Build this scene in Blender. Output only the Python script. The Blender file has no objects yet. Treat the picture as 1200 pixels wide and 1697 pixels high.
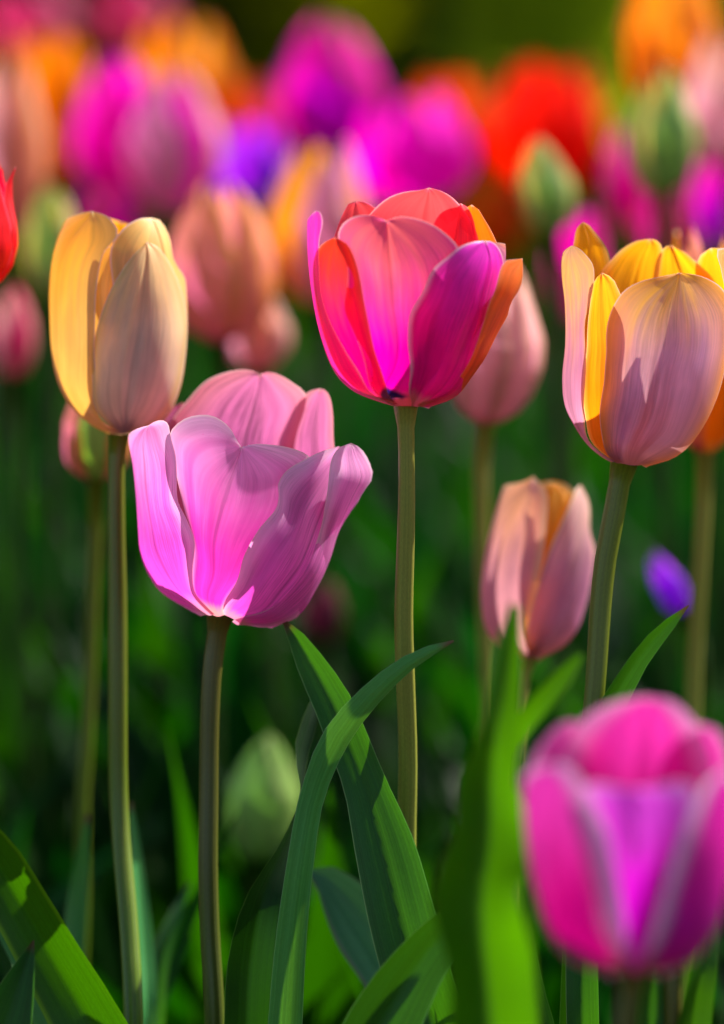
import bpy, math, random
from mathutils import Vector, noise, Quaternion

# ------------------------------------------------------------------ camera, world, sun, exposure
SC = bpy.context.scene
COL = SC.collection
FPX = 5657.0            # focal length in photo pixels (120 mm on a 36 mm tall frame)
CAMZ = 0.58
PITCH = math.atan(948.0 / FPX)
FOCUS = 1.0

cd = bpy.data.cameras.new("camera")
cam = bpy.data.objects.new("camera", cd)
COL.objects.link(cam)
cam.location = (0, 0, CAMZ)
cam.rotation_euler = (math.pi / 2 - PITCH, 0, 0)
cd.sensor_fit = 'VERTICAL'
cd.sensor_height = 36.0
cd.sensor_width = 36.0
cd.lens = 120.0
cd.clip_start = 0.05
cd.clip_end = 500.0
cd.dof.use_dof = True
cd.dof.focus_distance = FOCUS - 0.012
cd.dof.aperture_fstop = 4.3
cd.dof.aperture_blades = 0
SC.camera = cam

SUN_AZ = math.radians(52)      # to the right of the view direction (+Y), so the light is from behind
SUN_EL = math.radians(43)
w = bpy.data.worlds.new("World")
SC.world = w
w.use_nodes = True
nt = w.node_tree
bg = nt.nodes.get("Background") or nt.nodes.new("ShaderNodeBackground")
sky = nt.nodes.new("ShaderNodeTexSky")
sky.sky_type = 'NISHITA'
sky.sun_disc = False
sky.sun_elevation = SUN_EL
sky.sun_rotation = SUN_AZ
sky.air_density = 1.0
sky.dust_density = 1.2
sky.ozone_density = 0.8
nt.links.new(sky.outputs[0], bg.inputs[0])
bg.inputs[1].default_value = 0.085
sd = bpy.data.lights.new("sun", 'SUN')
sd.energy = 5.0
sd.angle = math.radians(0.5)
sd.color = (1.0, 0.94, 0.85)
sun = bpy.data.objects.new("sun", sd)
COL.objects.link(sun)
sun.location = (2, 2, 3)
SDIR = Vector((math.sin(SUN_AZ) * math.cos(SUN_EL), math.cos(SUN_AZ) * math.cos(SUN_EL), math.sin(SUN_EL)))
sun.rotation_mode = 'QUATERNION'
sun.rotation_quaternion = (-SDIR).to_track_quat('-Z', 'Y')

SC.view_settings.view_transform = 'Standard'
SC.view_settings.look = 'None'
SC.view_settings.exposure = 1.18
SC.view_settings.gamma = 1.0
cy = SC.cycles
cy.use_denoising = True
cy.max_bounces = 8
cy.diffuse_bounces = 6
cy.glossy_bounces = 2
cy.transmission_bounces = 6
cy.transparent_max_bounces = 4
cy.caustics_reflective = False
cy.caustics_refractive = False

rnd = random.Random(11)
RIGHT = Vector((1, 0, 0))
FWD = Vector((0, math.cos(PITCH), -math.sin(PITCH)))
UP = Vector((0, math.sin(PITCH), math.cos(PITCH)))
CAMP = Vector((0, 0, CAMZ))

def P(px, py, d):
    """world point seen at photo pixel (px,py) at distance d along the view axis"""
    return CAMP + RIGHT * ((px - 600.0) / FPX * d) + UP * ((848.5 - py) / FPX * d) + FWD * d

def W(px, py, Y):
    """world point at photo pixel on the upright plane at world distance Y"""
    yc = (848.5 - py) / FPX
    d = Y / (math.cos(PITCH) + yc * math.sin(PITCH))
    return P(px, py, d)

# ------------------------------------------------------------------ materials
def lin(c):
    def f(x):
        x /= 255.0
        return x / 12.92 if x <= 0.04045 else ((x + 0.055) / 1.055) ** 2.4
    return (f(c[0]), f(c[1]), f(c[2]), 1.0)

class NB:
    def __init__(s, name):
        s.m = bpy.data.materials.new(name)
        s.m.use_nodes = True
        s.t = s.m.node_tree
        s.t.nodes.clear()
    def n(s, typ, **kw):
        x = s.t.nodes.new(typ)
        for k, v in kw.items():
            setattr(x, k, v)
        return x
    def l(s, a, b):
        s.t.links.new(a, b)
    def val(s, sock, v):
        if hasattr(v, 'links') or isinstance(v, bpy.types.NodeSocket):
            s.l(v, sock)
        else:
            sock.default_value = v
    def math(s, op, a, b=None, c=None, clamp=False):
        x = s.n("ShaderNodeMath", operation=op, use_clamp=clamp)
        s.val(x.inputs[0], a)
        if b is not None: s.val(x.inputs[1], b)
        if c is not None: s.val(x.inputs[2], c)
        return x.outputs[0]
    def smooth(s, v, a, b, o0=0.0, o1=1.0):
        x = s.n("ShaderNodeMapRange", interpolation_type='SMOOTHSTEP')
        s.val(x.inputs[0], v)
        x.inputs[1].default_value = a; x.inputs[2].default_value = b
        x.inputs[3].default_value = o0; x.inputs[4].default_value = o1
        return x.outputs[0]
    def mix(s, f, a, b, mode='MIX'):
        x = s.n("ShaderNodeMix", data_type='RGBA', blend_type=mode)
        s.val(x.inputs[0], f); s.val(x.inputs[6], a); s.val(x.inputs[7], b)
        return x.outputs[2]
    def uv(s):
        t = s.n("ShaderNodeUVMap"); t.uv_map = "UVMap"
        sp = s.n("ShaderNodeSeparateXYZ")
        s.l(t.outputs[0], sp.inputs[0])
        return sp.outputs[0], sp.outputs[1]
    def noise2(s, x, y, z, detail=2.0, scale=1.0, rough=0.5):
        c = s.n("ShaderNodeCombineXYZ")
        s.val(c.inputs[0], x); s.val(c.inputs[1], y); s.val(c.inputs[2], z)
        t = s.n("ShaderNodeTexNoise")
        t.inputs["Scale"].default_value = scale
        t.inputs["Detail"].default_value = detail
        t.inputs["Roughness"].default_value = rough
        s.l(c.outputs[0], t.inputs["Vector"])
        return t.outputs[0]

MATS = {}
def petal_mat(name, low, high, edge, inside, trans, base=(205, 190, 90), trans_top=None, flame=None,
              edge_w=0.72, tfac=0.5, split=(0.35, 0.9), blotch=None, rib=0.35, vein=0.22, rough=0.42, edge_amt=0.9, sheen=0.0, pspec=0.3):
    """outside colour runs low->high, pale margin, inside colour, colour of light coming through"""
    if name in MATS: return MATS[name]
    b = NB(name)
    u, v = b.uv()
    au = b.math('ABSOLUTE', b.math('MULTIPLY_ADD', u, 2.0, -1.0))
    seed = rnd.random() * 50
    geo = b.n("ShaderNodeNewGeometry")
    # long streaks that run up the petal and drift a little sideways
    wob = b.noise2(b.math('MULTIPLY', u, 3.0), b.math('MULTIPLY', v, 2.5), seed)
    uu = b.math('ADD', u, b.math('MULTIPLY', b.math('SUBTRACT', wob, 0.5), 0.05))
    fine = b.noise2(b.math('MULTIPLY', uu, 75.0), b.math('MULTIPLY', v, 3.0), seed + 3, detail=4, rough=0.75)
    broad = b.noise2(b.math('MULTIPLY', uu, 11.0), b.math('MULTIPLY', v, 1.3), seed + 7, detail=2)
    cloud = b.noise2(b.math('MULTIPLY', u, 3.0), b.math('MULTIPLY', v, 3.0), seed + 9, detail=3)
    vv = b.math('ADD', v, b.math('MULTIPLY', b.math('SUBTRACT', broad, 0.5), 0.45))
    c = b.mix(b.smooth(vv, split[0], split[1]), lin(low), lin(high))
    if flame:
        f = b.math('MULTIPLY', b.smooth(b.math('ADD', au, b.math('MULTIPLY', b.math('SUBTRACT', broad, 0.5), 0.5)), 0.05, 0.5, 1, 0),
                   b.smooth(vv, 0.1, 0.7, 1.0, 0.0))
        c = b.mix(f, c, lin(flame))
    e = b.math('MULTIPLY', b.smooth(b.math('ADD', au, b.math('MULTIPLY', b.math('SUBTRACT', fine, 0.5), 0.12)), edge_w, 1.0), edge_amt)
    e = b.math('MAXIMUM', e, b.math('MULTIPLY', b.smooth(v, 0.965, 1.0), edge_amt))
    c = b.mix(e, c, lin(edge))
    rim = b.math('MULTIPLY', b.math('MAXIMUM', b.smooth(au, 0.965, 0.99), b.smooth(v, 0.985, 0.996)), 0.8)  # near-white line painted along petal edges, imitating their sunlit outline
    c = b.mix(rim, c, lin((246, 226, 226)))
    ins = b.mix(b.math('MULTIPLY', e, 0.6), lin(inside), lin(edge))
    c = b.mix(geo.outputs["Backfacing"], c, ins)
    # darker hairline veins, mid rib, soft clouding
    vn = b.smooth(fine, 0.34, 0.66, 1.0 - vein * 0.85, 1.0 + vein * 0.3)
    patch = b.noise2(b.math('MULTIPLY', u, 2.2), b.math('MULTIPLY', v, 2.0), seed + 21, detail=2)
    vn = b.math('MULTIPLY_ADD', b.math('SUBTRACT', vn, 1.0), b.smooth(patch, 0.35, 0.65, 0.15, 1.5), 1.0)
    cl = b.math('MULTIPLY', b.smooth(cloud, 0.3, 0.7, 0.84, 1.08), b.smooth(broad, 0.3, 0.7, 0.88, 1.08))
    ribm = b.smooth(b.math('ABSOLUTE', b.math('SUBTRACT', uu, 0.5)), 0.004, 0.022, 1.0 - rib, 1.0)
    k = b.math('MULTIPLY', b.math('MULTIPLY', vn, cl), ribm)
    kc = b.n("ShaderNodeCombineXYZ")
    for i in range(3): b.l(k, kc.inputs[i])
    c = b.mix(1.0, c, kc.outputs[0], 'MULTIPLY')
    bs = b.smooth(b.math('ADD', v, b.math('MULTIPLY', b.math('SUBTRACT', broad, 0.5), 0.08)), 0.03, 0.12, 1, 0)
    c = b.mix(b.math('MULTIPLY', bs, 0.75), c, lin(base))
    spk = b.noise2(b.math('MULTIPLY', u, 34.0), b.math('MULTIPLY', v, 42.0), seed + 12, detail=1)
    c = b.mix(b.smooth(spk, 0.76, 0.84, 0.0, 0.55), c, lin(low))
    t = lin(trans)
    tt = b.mix(b.smooth(vv, 0.35, 0.95), t, lin(trans_top)) if trans_top else b.mix(0.0, t, t)
    tt = b.mix(b.math('MULTIPLY', e, 0.45), tt, lin(edge))
    tt = b.mix(1.0, tt, kc.outputs[0], 'MULTIPLY')
    tt = b.mix(b.math('MULTIPLY', bs, 0.5), tt, lin(base))
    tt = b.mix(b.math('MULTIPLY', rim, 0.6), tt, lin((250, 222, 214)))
    if blotch:
        bl = b.math('MULTIPLY', b.smooth(b.math('ADD', v, b.math('MULTIPLY', b.math('SUBTRACT', cloud, 0.5), 0.1)), 0.05, 0.075),
                    b.smooth(b.math('ADD', v, b.math('MULTIPLY', au, 0.12)), 0.125, 0.165, 1, 0))
        c = b.mix(bl, c, lin(blotch)); tt = b.mix(bl, tt, lin(blotch))
    pr = b.n("ShaderNodeBsdfPrincipled")
    b.l(c, pr.inputs["Base Color"])
    pr.inputs["Roughness"].default_value = rough
    pr.inputs["Specular IOR Level"].default_value = pspec
    pr.inputs["Sheen Weight"].default_value = sheen
    bp = b.n("ShaderNodeBump")
    bp.inputs["Strength"].default_value = 0.22
    bp.inputs["Distance"].default_value = 0.0004
    b.l(b.math('ADD', fine, b.math('MULTIPLY', broad, 2.0)), bp.inputs["Height"])
    b.l(bp.outputs[0], pr.inputs["Normal"])
    tr = b.n("ShaderNodeBsdfTranslucent")
    b.l(tt, tr.inputs[0]); b.l(bp.outputs[0], tr.inputs["Normal"])
    mx = b.n("ShaderNodeMixShader")
    mx.inputs[0].default_value = tfac
    b.l(pr.outputs[0], mx.inputs[1]); b.l(tr.outputs[0], mx.inputs[2])
    o = b.n("ShaderNodeOutputMaterial")
    b.l(mx.outputs[0], o.inputs[0])
    MATS[name] = b.m
    return b.m

def leaf_mat(name, col, col2, trans, edge=(120, 150, 90), tfac=0.38, rough=0.42, edge_w=0.95, tip=None, spec=0.28):
    if name in MATS: return MATS[name]
    b = NB(name)
    u, v = b.uv()
    au = b.math('ABSOLUTE', b.math('MULTIPLY_ADD', u, 2.0, -1.0))
    seed = rnd.random() * 50
    oi = b.n("ShaderNodeObjectInfo")
    fine = b.noise2(b.math('MULTIPLY', u, 38.0), b.math('MULTIPLY', v, 1.5), seed, detail=3, rough=0.6)
    broad = b.noise2(b.math('MULTIPLY', u, 5.0), b.math('MULTIPLY', v, 3.0), b.math('MULTIPLY', oi.outputs["Random"], 30.0), detail=3)
    c = b.mix(b.smooth(broad, 0.3, 0.7), lin(col), lin(col2))
    k = b.math('MULTIPLY', b.smooth(fine, 0.32, 0.68, 0.84, 1.08),
               b.math('MULTIPLY_ADD', oi.outputs["Random"], 0.35, 0.82))
    # pore-like specks
    speck = b.noise2(b.math('MULTIPLY', u, 60.0), b.math('MULTIPLY', v, 260.0), seed + 4, detail=2)
    k = b.math('MULTIPLY', k, b.smooth(speck, 0.4, 0.75, 0.96, 1.12))
    kc = b.n("ShaderNodeCombineXYZ")
    for i in range(3): b.l(k, kc.inputs[i])
    c = b.mix(1.0, c, kc.outputs[0], 'MULTIPLY')
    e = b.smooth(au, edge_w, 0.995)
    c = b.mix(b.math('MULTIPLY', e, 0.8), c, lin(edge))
    t = b.mix(1.0, lin(trans), kc.outputs[0], 'MULTIPLY')
    if tip:
        tp = b.smooth(v, 0.985, 0.998)
        c = b.mix(tp, c, lin(tip)); t = b.mix(tp, t, lin(tip))
    pr = b.n("ShaderNodeBsdfPrincipled")
    b.l(c, pr.inputs["Base Color"])
    pr.inputs["Roughness"].default_value = rough
    pr.inputs["Specular IOR Level"].default_value = spec
    bp = b.n("ShaderNodeBump")
    bp.inputs["Strength"].default_value = 0.35
    bp.inputs["Distance"].default_value = 0.0005
    b.l(fine, bp.inputs["Height"])
    b.l(bp.outputs[0], pr.inputs["Normal"])
    tr = b.n("ShaderNodeBsdfTranslucent")
    b.l(t, tr.inputs[0])
    mx = b.n("ShaderNodeMixShader"); mx.inputs[0].default_value = tfac
    b.l(pr.outputs[0], mx.inputs[1]); b.l(tr.outputs[0], mx.inputs[2])
    o = b.n("ShaderNodeOutputMaterial"); b.l(mx.outputs[0], o.inputs[0])
    MATS[name] = b.m
    return b.m

def stem_mat(name, top, low, rough=0.36):
    if name in MATS: return MATS[name]
    b = NB(name)
    u, v = b.uv()
    s1 = b.noise2(b.math('MULTIPLY', u, 22.0), b.math('MULTIPLY', v, 4.0), 3.1, detail=3)
    s2 = b.noise2(b.math('MULTIPLY', u, 60.0), b.math('MULTIPLY', v, 420.0), 8.1, detail=2)
    big = b.noise2(b.math('MULTIPLY', u, 2.0), b.math('MULTIPLY', v, 7.0), 1.7, detail=2)
    vv = b.math('ADD', v, b.math('MULTIPLY', b.math('SUBTRACT', big, 0.5), 0.35))
    c = b.mix(b.smooth(vv, 0.35, 0.9), lin(low), lin(top))
    k = b.math('MULTIPLY', b.smooth(s1, 0.3, 0.7, 0.8, 1.15), b.smooth(s2, 0.3, 0.7, 0.9, 1.1))
    kc = b.n("ShaderNodeCombineXYZ")
    for i in range(3): b.l(k, kc.inputs[i])
    c = b.mix(1.0, c, kc.outputs[0], 'MULTIPLY')
    pr = b.n("ShaderNodeBsdfPrincipled")
    b.l(c, pr.inputs["Base Color"])
    pr.inputs["Roughness"].default_value = rough
    pr.inputs["Specular IOR Level"].default_value = 0.4
    bp = b.n("ShaderNodeBump"); bp.inputs["Strength"].default_value = 0.3; bp.inputs["Distance"].default_value = 0.0004
    b.l(s1, bp.inputs["Height"]); b.l(bp.outputs[0], pr.inputs["Normal"])
    o = b.n("ShaderNodeOutputMaterial"); b.l(pr.outputs[0], o.inputs[0])
    MATS[name] = b.m
    return b.m

# ------------------------------------------------------------------ object helpers
def thing(name, loc, label, cat, group=None):
    o = bpy.data.objects.new(name, None)
    o.empty_display_size = 0.02
    COL.objects.link(o)
    o.location = loc
    o['label'] = label
    o['category'] = cat
    if group: o['group'] = group
    return o

def mesh_obj(name, verts, faces, mat, parent=None, uvs=None, smooth=True):
    off = Vector(parent.location) if parent is not None else Vector((0, 0, 0))
    me = bpy.data.meshes.new(name)
    me.from_pydata([tuple(Vector(p) - off) for p in verts], [], faces)
    if uvs is not None:
        ul = me.uv_layers.new(name="UVMap")
        for lp in me.loops:
            ul.data[lp.index].uv = uvs[lp.vertex_index]
    if smooth:
        for p in me.polygons: p.use_smooth = True
    me.materials.append(mat)
    o = bpy.data.objects.new(name, me)
    COL.objects.link(o)
    if parent is not None: o.parent = parent
    return o

def spline(pts, n):
    """n samples along a Catmull-Rom curve through pts, even by chord length of the first two components"""
    pts = [tuple(float(c) for c in p) for p in pts]
    k = len(pts[0])
    if len(pts) == 2:
        return [tuple(pts[0][c] + (pts[1][c] - pts[0][c]) * i / (n - 1) for c in range(k)) for i in range(n)]
    ext = [tuple(2 * pts[0][c] - pts[1][c] for c in range(k))] + pts + [tuple(2 * pts[-1][c] - pts[-2][c] for c in range(k))]
    dense = []
    for i in range(len(pts) - 1):
        p0, p1, p2, p3 = ext[i:i + 4]
        # centripetal parameterisation keeps uneven spacings from looping
        def dist(a, b):
            return max(1e-6, math.sqrt(sum((a[c] - b[c]) ** 2 for c in range(min(3, k)))) ** 0.5)
        t0 = 0; t1 = t0 + dist(p0, p1); t2 = t1 + dist(p1, p2); t3 = t2 + dist(p2, p3)
        for j in range(16):
            t = t1 + (t2 - t1) * j / 16
            q = []
            for c in range(k):
                a1 = (t1 - t) / (t1 - t0) * p0[c] + (t - t0) / (t1 - t0) * p1[c]
                a2 = (t2 - t) / (t2 - t1) * p1[c] + (t - t1) / (t2 - t1) * p2[c]
                a3 = (t3 - t) / (t3 - t2) * p2[c] + (t - t2) / (t3 - t2) * p3[c]
                b1 = (t2 - t) / (t2 - t0) * a1 + (t - t0) / (t2 - t0) * a2
                b2 = (t3 - t) / (t3 - t1) * a2 + (t - t1) / (t3 - t1) * a3
                q.append((t2 - t) / (t2 - t1) * b1 + (t - t1) / (t2 - t1) * b2)
            dense.append(tuple(q))
    dense.append(pts[-1])
    L = [0.0]
    for a, b in zip(dense, dense[1:]):
        L.append(L[-1] + math.sqrt(sum((a[c] - b[c]) ** 2 for c in range(min(3, k)))))
    out = []
    j = 0
    for i in range(n):
        s = L[-1] * i / (n - 1)
        while j < len(L) - 2 and L[j + 1] < s: j += 1
        f = (s - L[j]) / max(1e-9, L[j + 1] - L[j])
        f = min(1, max(0, f))
        out.append(tuple(dense[j][c] + (dense[j + 1][c] - dense[j][c]) * f for c in range(k)))
    return out

def interp(tab, y):
    if y <= tab[0][0]: return tab[0][1:]
    if y >= tab[-1][0]: return tab[-1][1:]
    for a, b in zip(tab, tab[1:]):
        if a[0] <= y <= b[0]:
            f = (y - a[0]) / (b[0] - a[0])
            f2 = f
            return tuple(a[i] + (b[i] - a[i]) * f2 for i in range(1, len(a)))

def smooth_sil(sil):
    """resample a silhouette table smoothly"""
    s = sorted(sil)
    l = spline([(p[0], p[1]) for p in s], 80); r = spline([(p[0], p[2]) for p in s], 80)
    y0, y1 = s[0][0], s[-1][0]
    def at(c, y):
        return interp(sorted(c), y)[0]
    return [(y0 + (y1 - y0) * i / 79, at(l, y0 + (y1 - y0) * i / 79), at(r, y0 + (y1 - y0) * i / 79)) for i in range(80)]

def petal_trace(parent, D, sil, spec, mat, name='petal'):
    """A petal whose outline (L, R edges and M mid rib, base to tip) lies on the round cup given by its silhouette.
    A point (x, y, 'b') lies on the far side of the cup."""
    S = spec.get('S', sil)
    layer = spec.get('layer', 1.0)
    back = spec.get('back', False)
    kd = spec.get('kd', 1.0)
    def cupat(y):
        l, r = interp(S, y)
        return (l + r) / 2, max(4.0, (r - l) / 2)
    def th(pt, ref=None):
        x, y = pt[0], pt[1]
        xc, R = cupat(y)
        s = max(-0.9995, min(0.9995, (x - xc) / R))
        a = math.asin(s)
        bk = back != (len(pt) > 2 and pt[2] == 'b')
        if bk:
            a = math.pi - a
            if ref is None and not back: a = a if s > 0 else a - 2 * math.pi
        if ref is not None:
            while a - ref > math.pi: a -= 2 * math.pi
            while ref - a > math.pi: a += 2 * math.pi
        return (a * 120.0, y)          # scaled so both components weigh about alike
    M0 = [th(p) for p in spec['M']]
    if back: 
        M0 = [th(p, math.pi) for p in spec['M']]
    rf = M0[len(M0) // 2][0] / 120.0
    nr, nc = spec.get('res', (44, 30))
    L = spline([th(p, rf) for p in spec['L']], nr)
    M = spline(M0, nr)
    R_ = spline([th(p, rf) for p in spec['R']], nr)
    flare = spec.get('flare', 0.0)       # tip leans out (+) or in (-), metres
    curl = spec.get('curl', 0.0)         # margins lift off the cup (+ outwards), metres
    ruf = spec.get('ruffle', 0.0)
    sd_ = rnd.random() * 100
    verts, uvs = [], []
    flip = None
    for i in range(nr):
        v = i / (nr - 1)
        l, m, r = L[i], M[i], R_[i]
        for j in range(nc):
            u = j / (nc - 1)
            q = 2 * u - 1
            # piecewise blend left - mid - right, eased so the rib has no kink
            wl = max(0, -q); wr = max(0, q)
            lin_t = l[0] * wl + r[0] * wr + m[0] * (1 - abs(q))
            lin_y = l[1] * wl + r[1] * wr + m[1] * (1 - abs(q))
            # quadratic through the three
            qt = l[0] * (q * (q - 1) / 2) + m[0] * (1 - q * q) + r[0] * (q * (q + 1) / 2)
            qy = l[1] * (q * (q - 1) / 2) + m[1] * (1 - q * q) + r[1] * (q * (q + 1) / 2)
            kk = 0.5 if v < 0.93 else 0.5 * (1 - (v - 0.93) / 0.07)
            t = (lin_t * (1 - kk) + qt * kk) / 120.0
            y = lin_y * (1 - kk) + qy * kk
            xc, R = cupat(y)
            Rm = R * D / FPX
            x = xc + R * math.sin(t)
            rad = Rm * layer * kd
            e = abs(q)
            out = curl * (e ** 2.5) * min(1, v * 2.5) + flare * max(0, v - 0.55) ** 2 * 4.9
            out += ruf * (e ** 1.6) * math.sin(v * 17 + sd_ + q * 2.0) * min(1, v * 2)
            out += 0.0009 * (noise.noise(Vector((q * 1.7 + sd_, v * 3.1, 1.0)))) * min(1, v * 3)
            out += -0.0007 * math.exp(-(q / 0.05) ** 2) * min(1, v * 4)     # groove of the mid rib
            dep = -(rad + out) * math.cos(t)
            x += out * 0.35 * math.sin(t) * FPX / D * 0
            verts.append(P(x, y, D + dep))
            uvs.append((u, v))
    faces = []
    mid = nr // 2
    flip = R_[mid][0] < L[mid][0]
    for i in range(nr - 1):
        for j in range(nc - 1):
            a = i * nc + j
            f = (a, a + 1, a + nc + 1, a + nc)
            faces.append(f[::-1] if flip else f)
    return mesh_obj(name, verts, faces, mat, parent, uvs)

def tube(parent, pts, mat, name='stem', seg=16, n=40):
    """pts: (Vector, radius)"""
    raw = [(p.x * 100, p.y * 100, p.z * 100, r) for p, r in pts]
    sp = spline(raw, n)
    verts, uvs, faces = [], [], []
    sdt = rnd.random() * 40
    ce = [Vector((q[0], q[1], q[2])) / 100 for q in sp]
    ce = [c + Vector((noise.noise(Vector((sdt, c.z * 22, 0))), noise.noise(Vector((sdt, 5, c.z * 22))), 0)) * 0.0012 * min(1, i / 6) for i, c in enumerate(ce)]
    for i, c in enumerate(ce):
        t = (ce[min(i + 1, n - 1)] - ce[max(i - 1, 0)]).normalized()
        a = t.cross(Vector((0, 1, 0))).normalized()
        b = t.cross(a).normalized()
        for k in range(seg + 1):
            an = 2 * math.pi * k / seg
            rr = sp[i][3] * (1 + 0.03 * math.sin(3 * an + 1.0) + 0.06 * noise.noise(Vector((sdt, c.z * 40, math.cos(an) * 0.5))))
            verts.append(c + (a * math.cos(an) + b * math.sin(an)) * rr)
            uvs.append((k / seg, 1 - i / (n - 1)))
    for i in range(n - 1):
        for k in range(seg):
            a0 = i * (seg + 1) + k
            faces.append((a0, a0 + 1, a0 + seg + 2, a0 + seg + 1))
    faces.append(tuple(range(seg)))
    return mesh_obj(name, verts, faces, mat, parent, uvs)

def strip(parent, rows, mat, name='leaf', nc=15, fold=0.25, wave=0.0, n=56):
    """rows base->tip: (centre Vector, width dir Vector, half width, fold factor). Lofts a leaf blade."""
    raw = []
    for c, wd, hw in rows:
        raw.append((c.x * 100, c.y * 100, c.z * 100, hw * 100, wd.x, wd.y, wd.z))
    sp = spline(raw, n)
    verts, uvs, faces = [], [], []
    ce = [Vector(q[:3]) / 100 for q in sp]
    sd_ = rnd.random() * 50
    for i in range(n):
        v = i / (n - 1)
        t = (ce[min(i + 1, n - 1)] - ce[max(i - 1, 0)]).normalized()
        wd = Vector(sp[i][4:7]); wd = (wd - t * wd.dot(t)).normalized()
        nn = t.cross(wd).normalized()
        hw = max(0.00005, sp[i][3] / 100)
        for j in range(nc):
            q = 2 * j / (nc - 1) - 1
            off = fold * hw * (abs(q) ** 1.6) - 0.05 * hw * math.exp(-(q / 0.12) ** 2)
            off += wave * hw * q * math.sin(v * 14 + sd_) + hw * 0.12 * noise.noise(Vector((q + sd_, v * 6, 0)))
            verts.append(ce[i] + wd * (q * hw) + nn * off)
            uvs.append((j / (nc - 1), v))
    for i in range(n - 1):
        for j in range(nc - 1):
            a = i * nc + j
            faces.append((a, a + 1, a + nc + 1, a + nc))
    return mesh_obj(name, verts, faces, mat, parent, uvs)

def leaf_px(parent, pts, mat, roll0=0, fold=0.3, wave=0.0, root=None):
    """pts base->tip (x, y, depth, half width px, roll deg). The blade continues to the plant's foot on the ground."""
    rows = []
    cs = [P(p[0], p[1], p[2]) for p in pts]
    n = len(cs)
    for i, p in enumerate(pts):
        t = (cs[min(i + 1, n - 1)] - cs[max(i - 1, 0)]).normalized()
        wd = t.cross(FWD).normalized()
        roll = p[4] if len(p) > 4 else 0
        wd = Quaternion(t, math.radians(roll + roll0)) @ wd
        rows.append((cs[i], wd, p[3] * p[2] / FPX))
    if root is not None:
        rt = Vector(root)
        c0, w0, h0 = rows[0]
        mid = c0.lerp(rt, 0.5) + (cs[0] - cs[1]) * 0.25
        mid.z = max(0.02, mid.z)
        rows = [(rt, w0, 0.006), (mid, w0, max(0.008, h0 * 0.9))] + rows
    return strip(parent, rows, mat, fold=fold, wave=wave)

def leaf_free(parent, base, az, length, hw, lean, bend, mat, twist=0.0, fold=0.35, n=36, nc=9):
    """a lanceolate leaf growing from base. lean = start angle from vertical, bend = added angle to the tip"""
    rows = []
    p = Vector(base)
    N = 9
    d = Vector((math.cos(az), math.sin(az), 0))
    side = Vector((-math.sin(az), math.cos(az), 0))
    for i in range(N + 1):
        v = i / N
        a = lean + bend * v * v
        t = d * math.sin(a) + Vector((0, 0, 1)) * math.cos(a)
        if i: p = p + t * (length / N)
        wv = hw * (0.35 + 0.65 * math.sin(math.pi * min(1, (v + 0.12) * 0.95) ** 0.8)) * (1 - max(0, (v - 0.6) / 0.4) ** 1.7)
        wd = Quaternion(t, twist * v) @ side
        rows.append((p.copy(), wd, max(0.0002, wv)))
    return strip(parent, rows, mat, fold=fold, wave=rnd.uniform(0, 0.12), nc=nc, n=n)

def stem_px(parent, pts, mat, root, seg=18):
    rows = [(P(p[0], p[1], p[2]), p[3] * p[2] / FPX) for p in pts]
    e = rows[-1][0]
    rt = Vector(root)
    rows.append((e.lerp(rt, 0.5) + Vector((0.0, 0.004, 0)), rows[-1][1] * 1.05))
    rows.append((Vector((rt.x, rt.y, -0.01)), rows[-1][1] * 1.1))
    return tube(parent, rows, mat, seg=seg, n=60)

# ------------------------------------------------------------------ ground, lawn
def sheet(name, x0, x1, y0, y1, nx, ny, z, amp, fr, mat):
    verts, faces = [], []
    for i in range(ny + 1):
        for j in range(nx + 1):
            x = x0 + (x1 - x0) * j / nx; y = y0 + (y1 - y0) * i / ny
            verts.append((x, y, z + amp * noise.fractal(Vector((x * fr, y * fr, 0)), 1.0, 2.0, 4)))
    for i in range(ny):
        for j in range(nx):
            a = i * (nx + 1) + j
            faces.append((a, a + 1, a + nx + 2, a + nx + 1))
    o = mesh_obj(name, verts, faces, mat)
    o['kind'] = 'structure'
    return o

def ground_mat(name, c1, c2, sc, bump):
    b = NB(name)
    tc = b.n("ShaderNodeTexCoord")
    t = b.n("ShaderNodeTexNoise"); t.inputs["Scale"].default_value = sc; t.inputs["Detail"].default_value = 8
    b.l(tc.outputs["Object"], t.inputs["Vector"])
    t2 = b.n("ShaderNodeTexNoise"); t2.inputs["Scale"].default_value = sc * 0.06; t2.inputs["Detail"].default_value = 3
    b.l(tc.outputs["Object"], t2.inputs["Vector"])
    f = b.math('MULTIPLY_ADD', t2.outputs[0], 0.6, b.math('MULTIPLY', t.outputs[0], 0.5))
    c = b.mix(b.smooth(f, 0.4, 0.7), lin(c1), lin(c2))
    pr = b.n("ShaderNodeBsdfPrincipled"); b.l(c, pr.inputs["Base Color"]); pr.inputs["Roughness"].default_value = 1.0
    pr.inputs["Specular IOR Level"].default_value = 0.0
    bp = b.n("ShaderNodeBump"); bp.inputs["Strength"].default_value = 0.7; bp.inputs["Distance"].default_value = bump
    b.l(t.outputs[0], bp.inputs["Height"]); b.l(bp.outputs[0], pr.inputs["Normal"])
    o = b.n("ShaderNodeOutputMaterial"); b.l(pr.outputs[0], o.inputs[0])
    return b.m

sheet('lawn', -150, 150, -100, 300, 8, 8, -0.015, 0.0, 1, ground_mat('grass_ground', (20, 24, 1), (34, 38, 2), 14, 0.02))
sheet('flower_bed_soil', -1.6, 1.6, 0.2, 3.6, 120, 120, 0.0, 0.008, 9, ground_mat('soil', (34, 26, 18), (62, 46, 32), 60, 0.004))

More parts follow.
